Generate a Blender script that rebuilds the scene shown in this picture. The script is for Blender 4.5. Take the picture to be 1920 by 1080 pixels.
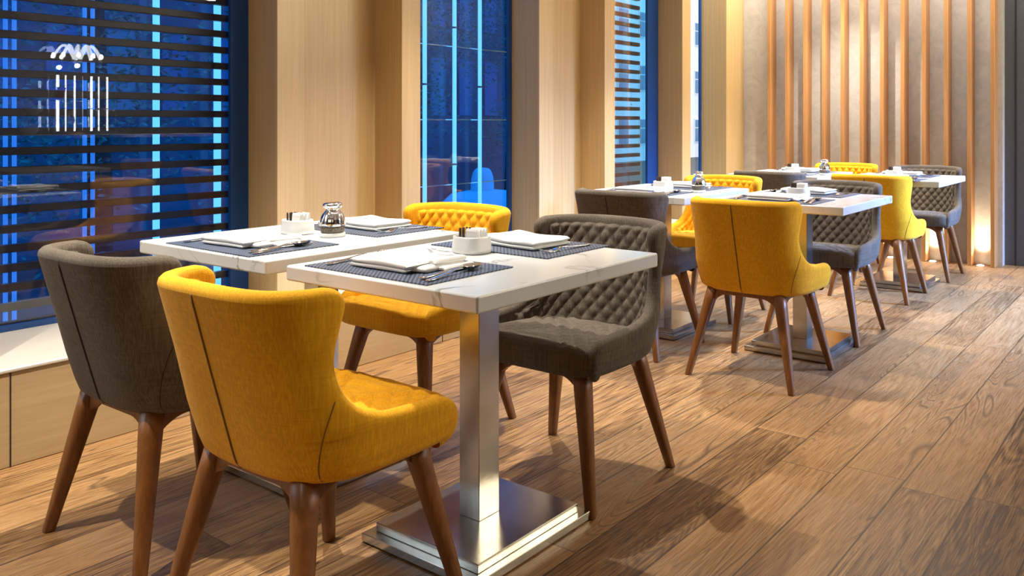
import bpy, math, random
import numpy as np
from mathutils import Vector, Matrix

for o in list(bpy.data.objects):
    bpy.data.objects.remove(o, do_unlink=True)
SC = bpy.context.scene
COL = SC.collection
R = math.radians
PI = math.pi

# ------------------------------------------------------------------ camera
cam_data = bpy.data.cameras.new('camera')
cam = bpy.data.objects.new('camera', cam_data)
COL.objects.link(cam)
SC.camera = cam
YAW = 0.581
cam.location = (0, 0, 1.111)
cam.rotation_euler = (PI / 2, 0, YAW - PI / 2)
cam_data.sensor_width = 36.0
cam_data.lens = 1528.0 / 1920.0 * 36.0
cam_data.shift_x = (960.0 - 1239.0) / 1920.0
cam_data.shift_y = (231.0 - 540.0) / 1920.0
cam_data.clip_start = 0.05
cam_data.clip_end = 300

# ------------------------------------------------------------------ world, exposure
SC.view_settings.view_transform = 'Standard'
SC.view_settings.look = 'None'
SC.view_settings.exposure = 0.36
SC.view_settings.gamma = 1.0
SC.view_settings.use_curve_mapping = False
SC.cycles.use_denoising = True
SC.cycles.max_bounces = 10
SC.cycles.diffuse_bounces = 5
SC.cycles.glossy_bounces = 5
SC.cycles.transparent_max_bounces = 16
SC.cycles.sample_clamp_indirect = 6.0

world = bpy.data.worlds.new('world')
SC.world = world
world.use_nodes = True
wn = world.node_tree.nodes
wn['Background'].inputs['Color'].default_value = (0.74, 0.87, 1.0, 1)
wn['Background'].inputs['Strength'].default_value = 2.8

CEIL = 2.9
WARM = (1.0, 0.92, 0.81)


def lamp(name, kind, loc, energy, color=(1, 1, 1), target=None, **kw):
    d = bpy.data.lights.new(name, kind)
    d.energy = energy
    d.color = color
    for k, v in kw.items():
        setattr(d, k, v)
    o = bpy.data.objects.new(name, d)
    o.location = loc
    if target is not None:
        o.rotation_euler = (Vector(target) - Vector(loc)).to_track_quat('-Z', 'Y').to_euler()
    COL.objects.link(o)
    return o


# ceiling downlights over the table rows (their housings are built with the ceiling)
DOWN = []
for u in (0.30, 1.42, 2.62, 3.82, 5.02, 6.1):
    DOWN.append((u, 2.42, 250.0, 76))
for u in (-0.6, 0.75, 2.1, 3.4, 4.7, 5.9):
    DOWN.append((u, 1.15, 85.0 if u < 0 else 11.0, 80))
for u, v, e, a in DOWN:
    lamp('downlight_lamp', 'SPOT', (u, v, CEIL - 0.03), e, WARM, (u, v, 0),
         spot_size=R(a), spot_blend=0.7, shadow_soft_size=0.02)
# unseen area fills added on the room side, no fixtures behind them
lamp('hall_fill', 'AREA', (5.6, -2.2, 2.78), 140.0, (1.0, 0.84, 0.58), (4.6, 3.5, 2.0),
     shape='RECTANGLE', size=3.0, size_y=0.4)
lamp('hall_rear_fill', 'AREA', (-1.9, -0.4, CEIL - 0.06), 9.0, (1.0, 0.90, 0.76), (0.6, 1.6, 0.5),
     shape='RECTANGLE', size=1.6, size_y=2.0)
# added back wall fill; daylight through the blue glazed side door on the right
lamp('back_wall_fill', 'AREA', (6.3, 2.3, CEIL - 0.05), 50.0, (1.0, 0.94, 0.84), (6.75, 2.3, 1.3),
     shape='RECTANGLE', size=2.3, size_y=0.08)
lamp('entrance_daylight', 'AREA', (6.28, -3.15, 2.2), 190.0, (0.45, 0.50, 1.0), (5.2, 0.5, 0.0),
     shape='RECTANGLE', size=1.0, size_y=1.2, spread=R(50))

# ------------------------------------------------------------------ helpers


def tag(o, label=None, cat=None, group=None, kind=None):
    if label:
        o['label'] = label
    if cat:
        o['category'] = cat
    if group:
        o['group'] = group
    if kind:
        o['kind'] = kind
    return o


def empty(name, loc=(0, 0, 0), rz=0.0):
    o = bpy.data.objects.new(name, None)
    o.empty_display_size = 0.1
    o.location = loc
    o.rotation_euler = (0, 0, rz)
    COL.objects.link(o)
    return o


def copy_tree(o, parent=None):
    c = o.copy()
    COL.objects.link(c)
    if parent is not None:
        c.parent = parent
    for ch in list(o.children):
        copy_tree(ch, c)
    return c


class MB:
    def __init__(self):
        self.v = []
        self.f = []

    def add(self, verts, faces):
        n = len(self.v)
        self.v.extend([tuple(map(float, p)) for p in verts])
        self.f.extend([tuple(i + n for i in f) for f in faces])
        return self

    def box(self, x0, x1, y0, y1, z0, z1):
        return self.add([(x0, y0, z0), (x1, y0, z0), (x1, y1, z0), (x0, y1, z0),
                         (x0, y0, z1), (x1, y0, z1), (x1, y1, z1), (x0, y1, z1)],
                        [(0, 3, 2, 1), (4, 5, 6, 7), (0, 1, 5, 4), (1, 2, 6, 5), (2, 3, 7, 6), (3, 0, 4, 7)])

    def prism(self, poly, z0, z1):
        """poly: ccw xy list, extruded in z"""
        n = len(poly)
        vs = [(x, y, z0) for x, y in poly] + [(x, y, z1) for x, y in poly]
        fs = [tuple(range(n - 1, -1, -1)), tuple(range(n, 2 * n))]
        fs += [(i, (i + 1) % n, n + (i + 1) % n, n + i) for i in range(n)]
        return self.add(vs, fs)

    def grid(self, P, closed_u=False, closed_v=False):
        """P[i][j] -> 3d"""
        ni, nj = len(P), len(P[0])
        vs = [P[i][j] for i in range(ni) for j in range(nj)]
        fs = []
        for i in range(ni if closed_u else ni - 1):
            for j in range(nj if closed_v else nj - 1):
                a, b = i, (i + 1) % ni
                c, d = j, (j + 1) % nj
                fs.append((a * nj + c, b * nj + c, b * nj + d, a * nj + d))
        return self.add(vs, fs)

    def lathe(self, prof, n=32, c=(0, 0), sx=1.0, sy=1.0, cap=True):
        P = [[(c[0] + r * math.cos(2 * PI * j / n) * sx, c[1] + r * math.sin(2 * PI * j / n) * sy, z) for j in range(n)]
             for r, z in prof]
        base = len(self.v)
        ni = len(prof)
        vs = [p for row in P for p in row]
        fs = []
        for i in range(ni - 1):
            for j in range(n):
                k = (j + 1) % n
                fs.append((i * n + j, i * n + k, (i + 1) * n + k, (i + 1) * n + j))
        if cap:
            fs.append(tuple(range(n - 1, -1, -1)))
            fs.append(tuple((ni - 1) * n + j for j in range(n)))
        return self.add(vs, fs)

    def tube(self, pts, rad, n=10, cap=True):
        pts = [Vector(p) for p in pts]
        rs = rad if isinstance(rad, (list, tuple)) else [rad] * len(pts)
        rows = []
        prev = None
        for i, p in enumerate(pts):
            t = (pts[min(i + 1, len(pts) - 1)] - pts[max(i - 1, 0)]).normalized()
            if prev is None:
                a = Vector((0, 0, 1)) if abs(t.z) < 0.9 else Vector((1, 0, 0))
                x = t.cross(a).normalized()
            else:
                x = (prev - t * prev.dot(t)).normalized()
            prev = x
            y = t.cross(x)
            rows.append([p + x * math.cos(2 * PI * j / n) * rs[i] + y * math.sin(2 * PI * j / n) * rs[i] for j in range(n)])
        ni = len(rows)
        vs = [q for r in rows for q in r]
        fs = []
        for i in range(ni - 1):
            for j in range(n):
                k = (j + 1) % n
                fs.append((i * n + j, i * n + k, (i + 1) * n + k, (i + 1) * n + j))
        if cap:
            fs.append(tuple(range(n - 1, -1, -1)))
            fs.append(tuple((ni - 1) * n + j for j in range(n)))
        return self.add(vs, fs)

    def build(self, name, mat, parent=None, smooth=False, bevel=0.0, seg=2, subsurf=0, loc=None):
        me = bpy.data.meshes.new(name)
        me.from_pydata(self.v, [], self.f)
        me.update()
        me.materials.append(mat)
        if smooth:
            for p in me.polygons:
                p.use_smooth = True
        o = bpy.data.objects.new(name, me)
        COL.objects.link(o)
        if parent is not None:
            o.parent = parent
        if loc is not None:
            o.location = loc
        if bevel > 0:
            b = o.modifiers.new('bevel', 'BEVEL')
            b.width = bevel
            b.segments = seg
            b.limit_method = 'ANGLE'
            b.angle_limit = R(35)
            if seg > 1:
                for p in me.polygons:
                    p.use_smooth = True
                b.harden_normals = True
        if subsurf:
            s = o.modifiers.new('sub', 'SUBSURF')
            s.levels = subsurf
            s.render_levels = subsurf
        return o


# ------------------------------------------------------------------ materials
class NT:
    def __init__(self, name):
        self.m = bpy.data.materials.new(name)
        self.m.use_nodes = True
        self.t = self.m.node_tree
        self.n = self.t.nodes
        self.b = self.n['Principled BSDF']
        self.co = self.n.new('ShaderNodeTexCoord')

    def link(self, a, b):
        self.t.links.new(a, b)

    def node(self, kind, **kw):
        d = self.n.new('ShaderNode' + kind)
        for k, v in kw.items():
            if k in d.inputs:
                if hasattr(v, 'is_output'):
                    self.link(v, d.inputs[k])
                else:
                    d.inputs[k].default_value = v
            else:
                setattr(d, k, v)
        return d

    def math(self, op, a, b=None, c=None):
        d = self.n.new('ShaderNodeMath')
        d.operation = op
        for i, v in enumerate((a, b, c)):
            if v is None:
                continue
            if hasattr(v, 'is_output'):
                self.link(v, d.inputs[i])
            else:
                d.inputs[i].default_value = v
        return d.outputs[0]

    def mapping(self, scale, src='Object', loc=(0, 0, 0), rot=(0, 0, 0)):
        d = self.node('Mapping')
        d.inputs['Scale'].default_value = scale
        d.inputs['Location'].default_value = loc
        d.inputs['Rotation'].default_value = rot
        self.link(self.co.outputs[src] if isinstance(src, str) else src, d.inputs['Vector'])
        return d.outputs[0]

    def noise(self, vec, scale=1.0, detail=4.0, rough=0.5, dist=0.0):
        d = self.node('TexNoise')
        d.inputs['Scale'].default_value = scale
        d.inputs['Detail'].default_value = detail
        d.inputs['Roughness'].default_value = rough
        d.inputs['Distortion'].default_value = dist
        self.link(vec, d.inputs['Vector'])
        return d.outputs['Fac']

    def ramp(self, fac, stops):
        d = self.node('ValToRGB')
        e = d.color_ramp.elements
        while len(e) < len(stops):
            e.new(0.5)
        for i, (p, c) in enumerate(stops):
            e[i].position = p
            e[i].color = (c[0], c[1], c[2], 1) if len(c) == 3 else c
        self.link(fac, d.inputs['Fac'])
        return d.outputs['Color']

    def mix(self, fac, a, b, mode='MIX'):
        d = self.n.new('ShaderNodeMix')
        d.data_type = 'RGBA'
        d.blend_type = mode
        for s, v in ((d.inputs[0], fac), (d.inputs[6], a), (d.inputs[7], b)):
            if hasattr(v, 'is_output'):
                self.link(v, s)
            elif isinstance(v, (int, float)):
                s.default_value = v
            else:
                s.default_value = (v[0], v[1], v[2], 1)
        return d.outputs[2]

    def bump(self, h, strength=0.3, dist=0.002):
        d = self.node('Bump')
        d.inputs['Strength'].default_value = strength
        d.inputs['Distance'].default_value = dist
        self.link(h, d.inputs['Height'])
        self.link(d.outputs[0], self.b.inputs['Normal'])
        return d

    def set(self, **kw):
        for k, v in kw.items():
            s = self.b.inputs[k.replace('_', ' ')]
            if hasattr(v, 'is_output'):
                self.link(v, s)
            elif isinstance(v, tuple):
                s.default_value = (v[0], v[1], v[2], 1)
            else:
                s.default_value = v
        return self


def plain(name, col, rough=0.5, metal=0.0, var=0.12, scale=30.0, bump=0.0, **kw):
    t = NT(name)
    n = t.noise(t.mapping((scale, scale, scale)), 1.0, 3.0)
    c = t.ramp(n, [(0.25, tuple(x * (1 - var) for x in col)), (0.75, tuple(min(1, x * (1 + var)) for x in col))])
    t.set(Base_Color=c, Roughness=rough, Metallic=metal, **kw)
    if bump:
        t.bump(n, bump, 0.002)
    return t.m


def emit(name, col, strength):
    t = NT(name)
    t.set(Base_Color=(0.04, 0.04, 0.04), Emission_Color=col, Emission_Strength=strength)
    return t.m


def fabric(name, col, dark):
    t = NT(name)
    th1 = t.noise(t.mapping((260, 260, 9)), 1.0, 3.0, 0.6)
    th2 = t.noise(t.mapping((10, 10, 330)), 1.0, 3.0, 0.6)
    fine = t.noise(t.mapping((900, 900, 900)), 1.0, 2.0)
    big = t.noise(t.mapping((9, 9, 6)), 1.0, 3.0)
    s = t.math('ADD', t.math('MULTIPLY', th1, 0.50), t.math('MULTIPLY', th2, 0.20))
    s = t.math('ADD', s, t.math('MULTIPLY', big, 0.18))
    c = t.ramp(s, [(0.36, dark), (0.56, col), (0.66, tuple(min(1, x * 1.25 + 0.01) for x in col))])
    t.set(Base_Color=c, Roughness=0.85)
    t.b.inputs['Sheen Weight'].default_value = 0.06
    t.b.inputs['Specular IOR Level'].default_value = 0.2
    t.b.inputs['Sheen Roughness'].default_value = 0.5
    h = t.math('ADD', t.math('ADD', th1, th2), t.math('MULTIPLY', fine, 0.6))
    t.bump(h, 0.25, 0.0015)
    return t.m


M = {}
M['yellow'] = fabric('fabric_mustard', (0.80, 0.425, 0.010), (0.62, 0.285, 0.005))
M['grey'] = fabric('fabric_taupe', (0.148, 0.120, 0.090), (0.072, 0.057, 0.041))
M['thread_y'] = plain('thread_brown', (0.16, 0.075, 0.01), 0.8)
M['thread_g'] = plain('thread_dark', (0.02, 0.017, 0.014), 0.8)


def wood(name, light, dark, vec_scale, rough=0.45, coat=0.0, bump=0.08):
    t = NT(name)
    v = t.mapping(vec_scale)
    n1 = t.noise(v, 1.0, 6.0, 0.6, 0.6)
    v2 = t.mapping(tuple(4 * s for s in vec_scale))
    n2 = t.noise(v2, 1.0, 4.0, 0.6)
    s = t.math('ADD', t.math('MULTIPLY', n1, 0.65), t.math('MULTIPLY', n2, 0.35))
    t.set(Base_Color=t.ramp(s, [(0.32, dark), (0.68, light)]), Roughness=rough)
    t.b.inputs['Coat Weight'].default_value = coat
    t.b.inputs['Coat Roughness'].default_value = 0.25
    t.bump(s, bump, 0.002)
    return t.m


M['leg'] = wood('leg_walnut', (0.265, 0.098, 0.019), (0.125, 0.043, 0.009), (40, 40, 5), 0.42, 0.08)
M['veneer'] = wood('veneer_gold', (0.61, 0.415, 0.180), (0.49, 0.315, 0.122), (60, 60, 1.2), 0.42, 0.15, 0.04)
M['veneer_lit'] = wood('veneer_gold_lit', (0.68, 0.48, 0.235), (0.56, 0.385, 0.165), (60, 60, 1.2), 0.42, 0.15, 0.04)
M['plinth'] = wood('plinth_oak', (0.50, 0.355, 0.185), (0.40, 0.275, 0.135), (2.0, 30, 30), 0.45, 0.1, 0.05)
M['fin'] = wood('fin_timber', (0.52, 0.255, 0.085), (0.36, 0.165, 0.05), (50, 50, 1.5), 0.42, 0.2, 0.05)


def floor_mat():
    t = NT('oak_plank_floor')
    sep = t.node('SeparateXYZ')
    t.link(t.co.outputs['Object'], sep.inputs[0])
    x, y = sep.outputs[0], sep.outputs[1]
    W, L = 0.195, 1.75
    fy = t.math('DIVIDE', t.math('ADD', y, 0.025 + 0.195 * 100), W)
    row = t.math('FLOOR', fy)
    fr = t.math('FRACT', fy)
    wn1 = t.node('TexWhiteNoise', noise_dimensions='1D')
    t.link(row, wn1.inputs['W'])
    fx = t.math('ADD', t.math('DIVIDE', t.math('ADD', x, 40.0), L), t.math('MULTIPLY', wn1.outputs['Value'], 7.3))
    colm = t.math('FLOOR', fx)
    fc = t.math('FRACT', fx)
    cmb = t.node('CombineXYZ')
    t.link(row, cmb.inputs[0])
    t.link(colm, cmb.inputs[1])
    wn2 = t.node('TexWhiteNoise', noise_dimensions='2D')
    t.link(cmb.outputs[0], wn2.inputs['Vector'])
    rnd = wn2.outputs['Value']
    # grain coordinates, shifted per board
    off = t.node('VectorMath', operation='SCALE')
    t.link(wn2.outputs['Color'], off.inputs[0])
    off.inputs['Scale'].default_value = 37.0
    add = t.node('VectorMath', operation='ADD')
    t.link(t.co.outputs['Object'], add.inputs[0])
    t.link(off.outputs[0], add.inputs[1])
    v = t.mapping((0.75, 7.0, 1.0), add.outputs[0])
    base = t.noise(v, 1.0, 2.0, 0.5, 0.5)
    # cathedral rings: contour lines of a smooth noise field
    rings = t.math('FRACT', t.math('MULTIPLY', base, 17.0))
    rings = t.math('ABSOLUTE', t.math('SUBTRACT', rings, 0.5))
    rings = t.math('MULTIPLY', rings, 2.0)
    fine = t.noise(t.mapping((7.0, 190.0, 1.0), add.outputs[0]), 1.0, 5.0, 0.65)
    pores = t.noise(t.mapping((14.0, 330.0, 1.0), add.outputs[0]), 1.0, 2.0, 0.6)
    blotch = t.noise(t.mapping((1.2, 4.0, 1.0), add.outputs[0]), 1.0, 3.0)
    g = t.math('ADD', t.math('MULTIPLY', rings, 0.16), t.math('MULTIPLY', fine, 0.95))
    g = t.math('ADD', g, t.math('MULTIPLY', blotch, 0.10))
    g = t.math('ADD', g, t.math('MULTIPLY', t.math('SUBTRACT', rnd, 0.5), 0.20))
    c = t.ramp(g, [(0.40, (0.075, 0.033, 0.012)), (0.55, (0.230, 0.120, 0.043)), (0.70, (0.36, 0.210, 0.085)), (0.90, (0.48, 0.31, 0.14))])
    # pores
    pm = t.math('LESS_THAN', pores, 0.36)
    c = t.mix(t.math('MULTIPLY', pm, 0.7), c, (0.07, 0.034, 0.013))
    # reddish boards
    c = t.mix(t.math('MULTIPLY', t.math('GREATER_THAN', wn2.outputs['Value'], 0.72), 0.30), c, (0.26, 0.12, 0.042))
    rl = t.node('MapRange')
    t.link(rings, rl.inputs[0])
    rl.inputs[1].default_value = 0.62
    rl.inputs[2].default_value = 0.98
    rm = t.node('MapRange')
    t.link(t.noise(t.mapping((0.9, 3.0, 1.0), add.outputs[0], loc=(5, 3, 1)), 1.0, 1.0), rm.inputs[0])
    rm.inputs[1].default_value = 0.44
    rm.inputs[2].default_value = 0.62
    c = t.mix(t.math('MULTIPLY', t.math('MULTIPLY', rl.outputs[0], rm.outputs[0]), 0.75), c, (0.060, 0.027, 0.010))
    # joints
    ey = t.math('MINIMUM', fr, t.math('SUBTRACT', 1.0, fr))
    ex = t.math('MINIMUM', fc, t.math('SUBTRACT', 1.0, fc))
    j = t.math('MAXIMUM', t.math('LESS_THAN', ey, 0.013), t.math('LESS_THAN', ex, 0.0008))
    c = t.mix(t.math('MULTIPLY', j, 0.8), c, (0.03, 0.016, 0.008))
    t.set(Base_Color=c, Roughness=t.math('ADD', 0.30, t.math('MULTIPLY', fine, 0.22)))
    t.b.inputs['Specular IOR Level'].default_value = 0.5
    h = t.math('SUBTRACT', t.math('ADD', t.math('MULTIPLY', fine, 0.6), t.math('MULTIPLY', rings, 0.25)), t.math('MULTIPLY', j, 2.5))
    h = t.math('SUBTRACT', h, t.math('MULTIPLY', pm, 0.35))
    t.bump(h, 0.28, 0.0022)
    return t.m


M['floor'] = floor_mat()


def marble():
    t = NT('white_marble')
    info = t.node('ObjectInfo')
    sc = t.node('VectorMath', operation='ADD')
    t.link(t.co.outputs['Object'], sc.inputs[0])
    cm = t.node('CombineXYZ')
    t.link(t.math('MULTIPLY', info.outputs['Random'], 19.0), cm.inputs[0])
    t.link(t.math('MULTIPLY', info.outputs['Random'], 7.0), cm.inputs[1])
    t.link(cm.outputs[0], sc.inputs[1])
    v = sc.outputs[0]
    n = t.noise(t.mapping((2.1, 3.4, 2.6), v, rot=(0.3, 0.4, 0.6)), 1.0, 5.0, 0.55, 0.9)
    line = t.math('ABSOLUTE', t.math('SUBTRACT', n, 0.5))
    thin = t.node('MapRange')
    t.link(line, thin.inputs[0])
    thin.inputs[1].default_value = 0.0
    thin.inputs[2].default_value = 0.016
    thin.inputs[3].default_value = 1.0
    thin.inputs[4].default_value = 0.0
    mask = t.noise(t.mapping((4, 4, 4), v, loc=(3, 1, 2)), 1.0, 2.0)
    mm = t.node('MapRange')
    t.link(mask, mm.inputs[0])
    mm.inputs[1].default_value = 0.46
    mm.inputs[2].default_value = 0.66
    soft = t.noise(t.mapping((3, 3, 3), v, loc=(7, 0, 0)), 1.0, 4.0)
    c = t.ramp(soft, [(0.3, (0.59, 0.605, 0.595)), (0.62, (0.66, 0.675, 0.665))])
    c = t.mix(t.math('MULTIPLY', t.math('MULTIPLY', thin.outputs[0], mm.outputs[0]), 0.85), c, (0.20, 0.19, 0.15))
    t.set(Base_Color=c, Roughness=0.16)
    return t.m


M['marble'] = marble()


def steel():
    t = NT('brushed_steel')
    n = t.noise(t.mapping((4, 4, 260)), 1.0, 3.0)
    n2 = t.noise(t.mapping((9, 9, 9)), 1.0, 4.0)
    c = t.ramp(n2, [(0.3, (0.44, 0.42, 0.385)), (0.7, (0.60, 0.585, 0.55))])
    t.set(Base_Color=c, Metallic=1.0, Roughness=t.math('ADD', 0.20, t.math('MULTIPLY', n, 0.07)))
    return t.m


M['steel'] = steel()
M['chrome'] = plain('chrome', (0.85, 0.85, 0.86), 0.07, 1.0, 0.02)
M['cloth'] = plain('white_linen', (0.72, 0.72, 0.70), 0.85, 0.0, 0.02, 600, 0.15)
M['ceramic'] = plain('white_ceramic', (0.72, 0.72, 0.70), 0.22, 0.0, 0.01)
M['paper'] = plain('white_paper', (0.72, 0.72, 0.70), 0.7, 0.0, 0.03, 80)
M['paper_dark'] = plain('brown_paper', (0.045, 0.028, 0.018), 0.5, 0.0, 0.6, 150)
M['pepper'] = plain('peppercorn', (0.12, 0.10, 0.075), 0.7, 0.0, 0.9, 260, 0.6)


def placemat():
    t = NT('woven_placemat')
    v = t.mapping((150, 150, 150))
    ch = t.node('TexChecker')
    t.link(v, ch.inputs['Vector'])
    ch.inputs['Scale'].default_value = 1.0
    n = t.noise(t.mapping((240, 240, 240)), 1.0, 2.0)
    c = t.mix(ch.outputs['Fac'], (0.007, 0.011, 0.023), (0.115, 0.145, 0.215))
    c = t.mix(t.math('MULTIPLY', n, 0.18), c, (0.07, 0.09, 0.14))
    t.set(Base_Color=c, Roughness=0.42)
    t.bump(ch.outputs['Fac'], 0.7, 0.0015)
    return t.m


M['mat'] = placemat()


def silver_plaster():
    t = NT('silver_wallpaper')
    n = t.noise(t.mapping((6, 6, 6)), 1.0, 6.0, 0.65, 2.2)
    n2 = t.noise(t.mapping((1.5, 1.5, 0.7)), 1.0, 3.0)
    s = t.math('ADD', t.math('MULTIPLY', n, 0.6), t.math('MULTIPLY', n2, 0.4))
    c = t.ramp(s, [(0.35, (0.42, 0.405, 0.37)), (0.65, (0.58, 0.56, 0.515))])
    t.set(Base_Color=c, Roughness=0.48, Metallic=0.15)
    t.bump(n, 0.15, 0.003)
    return t.m


M['plaster'] = silver_plaster()
M['sill'] = plain('cream_stone', (0.62, 0.58, 0.50), 0.35, 0.0, 0.05, 6)
M['ceiling'] = plain('ceiling_paint', (0.72, 0.68, 0.62), 0.9, 0.0, 0.02)
M['wallpaint'] = plain('wall_paint', (0.13, 0.10, 0.075), 0.8, 0.0, 0.05)
M['darkpanel'] = plain('charcoal_panel', (0.075, 0.078, 0.088), 0.5, 0.0, 0.1)
M['darkwood'] = wood('dark_counter', (0.05, 0.035, 0.028), (0.03, 0.02, 0.016), (4, 30, 30), 0.35)
M['frame'] = plain('blue_frame', (0.004, 0.050, 0.20), 0.35, 0.0, 0.1)
M['slat'] = plain('louvre_dark', (0.016, 0.018, 0.030), 0.34, 0.0, 0.15)
M['slat'].node_tree.nodes['Principled BSDF'].inputs['Specular IOR Level'].default_value = 0.15
M['tube'] = emit('light_tube', (0.11, 0.52, 1.0), 1.25)
M['tube_dim'] = emit('light_tube_dim', (0.015, 0.18, 0.80), 0.9)
M['bulb'] = emit('lamp_white', (1.0, 0.95, 0.88), 30.0)
M['uplight'] = emit('uplight_lens', (1.0, 0.88, 0.66), 12.0)
M['litwhite'] = emit('display_light', (0.92, 0.96, 1.0), 11.0)


def thin_glass(name, tint, refl=0.10):
    m = bpy.data.materials.new(name)
    m.use_nodes = True
    t = m.node_tree
    t.nodes.clear()
    out = t.nodes.new('ShaderNodeOutputMaterial')
    tr = t.nodes.new('ShaderNodeBsdfTransparent')
    tr.inputs[0].default_value = (*tint, 1)
    gl = t.nodes.new('ShaderNodeBsdfGlossy')
    gl.inputs['Color'].default_value = (1, 1, 1, 1)
    gl.inputs['Roughness'].default_value = 0.0
    lw = t.nodes.new('ShaderNodeLayerWeight')
    lw.inputs['Blend'].default_value = 0.25
    ma = t.nodes.new('ShaderNodeMath')
    ma.operation = 'MULTIPLY_ADD'
    ma.inputs[1].default_value = 0.28
    ma.inputs[2].default_value = refl
    ma.use_clamp = True
    mx = t.nodes.new('ShaderNodeMixShader')
    t.links.new(lw.outputs['Fresnel'], ma.inputs[0])
    t.links.new(ma.outputs[0], mx.inputs[0])
    t.links.new(tr.outputs[0], mx.inputs[1])
    t.links.new(gl.outputs[0], mx.inputs[2])
    t.links.new(mx.outputs[0], out.inputs[0])
    return m


BLUE = (0.040, 0.385, 0.74)
M['glass_blue'] = thin_glass('blue_tinted_glass', BLUE, 0.02)
M['glass_pale'] = thin_glass('pale_blue_glass', (0.43, 0.83, 1.0), 0.02)
M['glass_clear'] = thin_glass('clear_glass', (0.96, 0.97, 0.98), 0.035)

# ------------------------------------------------------------------ room shell
YG = 3.79          # glass plane
Y1, Y2 = 3.53, 3.32  # pilaster faces
UB = 6.75          # back wall

fl = MB().box(-3.2, 6.95, -2.9, 4.0, -0.06, 0.0).build('floor', M['floor'])
tag(fl, 'brown oak plank floor with dark joints running along the window wall', 'floor', kind='structure')
ce = MB().box(-3.2, 6.95, -2.9, 4.0, CEIL, CEIL + 0.1).build('ceiling', M['ceiling'])
tag(ce, 'plain pale ceiling above the dining area', 'ceiling', kind='structure')
wr = MB().box(-3.2, 5.75, -3.0, -2.9, 0, CEIL).build('wall_right', M['wallpaint'])
tag(wr, 'plain brown wall behind the buffet counter', 'wall', kind='structure')
wf = MB().box(-3.3, -3.2, -3.0, 4.3, 0, CEIL).build('wall_front', M['wallpaint'])
tag(wf, 'plain brown wall behind the camera', 'wall', kind='structure')

# plinth with stone sill along the window wall
pl = MB().box(-3.2, UB, 3.2, 3.80, 0.0, 0.305)
for ju in (1.03, 2.83, 4.62):
    pass
plo = pl.build('wall_plinth', M['plinth'], bevel=0.003, seg=1)
tag(plo, 'low oak faced plinth under the windows along the floor', 'wall plinth', kind='structure')
so = MB().box(-3.2, UB, 3.195, 3.80, 0.3055, 0.32).build('trim_1', M['sill'], bevel=0.004, seg=1)
tag(so, 'cream stone window sill capping the oak plinth', 'window sill', kind='structure')

# joints in the plinth front
for i, ju in enumerate((1.045, 2.85, 4.65)):
    jo = MB().box(ju, ju + 0.004, 3.1985, 3.2005, 0.0, 0.305).build('trim_joint', M['thread_g'])
    tag(jo, 'thin dark joint line in the plinth front', 'joint', kind='structure')


def pilaster(name, poly_l, label, mat=M['veneer']):
    o = MB().prism(poly_l, 0.32, CEIL).build(name, mat, bevel=0.002, seg=1)
    return tag(o, label, 'wall pilaster', kind='structure')


P0 = 2.164
PER = 1.786
# pilaster left of the frame (one period before)
for k, nm in ((-1, 'wall_pilaster_1'), (0, 'wall_pilaster_2'), (1, 'wall_pilaster_3')):
    u = P0 + PER * k
    w1, w2 = (0.533, 0.117) if k < 1 else (0.42, 0.115)
    lab = {-1: 'golden wood pilaster at the near end of the left louvred window',
           0: 'golden wood stepped pilaster between the louvred and the tall blue windows',
           1: 'golden wood stepped pilaster right of the tall blue window'}[k]
    # ccw seen from above: lower Y (room side) first
    poly = [(u, 3.80), (u, Y1), (u + w1, Y1), (u + w1, Y2), (u + w1 + w2, Y2), (u + w1 + w2, 3.80)]
    pilaster(nm, poly, lab)
    # paler strip: the light band on the front face put into the colour
    b = MB().box(u - 0.002, u + 0.132, Y1 - 0.004, Y1 + 0.01, 0.32, CEIL).build('trim_' + str(k + 3), M['veneer_lit'])
    tag(b, 'paler strip painting the light band on the front edge of a pilaster', 'painted light band', kind='structure')
pilaster('wall_pilaster_4', [(5.70, 3.80), (5.70, Y1), (5.83, Y1), (5.83, 3.80)],
         'narrow golden wood pilaster right of the far louvred window')
pilaster('wall_pilaster_5', [(6.415, 3.80), (6.415, 3.51), (UB, 3.51), (UB, 3.80)],
         'golden wood pilaster in the corner beside the back wall')
# window wall return at the far left, behind the camera
wl = MB().box(-3.2, P0 - PER * 2, 3.79, 3.92, 0.32, CEIL).build('wall_left', M['veneer'])
tag(wl, 'wood faced window wall behind the camera position', 'wall', kind='structure')


def window(n, u0, u1, glass, label, frame_r=0.085, frame_l=0.03, bottom=0.022):
    root = empty('window_%d' % n, ((u0 + u1) / 2, YG, 0.32))
    tag(root, label, 'window', kind='structure')
    cx = (u0 + u1) / 2
    MB().box(u0 - cx, u1 - cx, 0.0, 0.006, 0.0, CEIL - 0.32).build('pane', M['glass_clear'], root)
    if glass is not None:    # outer tinted sheet; blinds and tubes sit in the cavity between the two
        MB().box(u0 - cx - 0.1, u1 - cx + 0.36, 0.22, 0.226, -0.1, CEIL - 0.32).build('tinted_pane', glass, root)
    f = MB()
    f.box(u0 - cx, u0 - cx + frame_l, -0.022, -0.001, 0, CEIL - 0.32)
    f.box(u1 - cx - frame_r, u1 - cx, -0.022, -0.001, 0, CEIL - 0.32)
    f.box(u0 - cx + frame_l, u1 - cx - frame_r, -0.022, -0.001, 0, bottom)
    f.build('frame', M['frame'], root)
    return root


window(1, P0 - PER + 0.65, P0, M['glass_blue'], 'large blue tinted window with dark louvres on the left')
window(2, P0 + 0.65, P0 + PER, M['glass_blue'], 'tall narrow blue tinted window with three glowing tubes', 0.03)
window(3, P0 + PER + 0.535, 5.70, M['glass_pale'], 'blue tinted window with louvres behind the second row of tables', 0.16)
window(4, 5.83, 6.415, None, 'thin strip of clear window with a pale building outside', 0.02)


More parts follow.
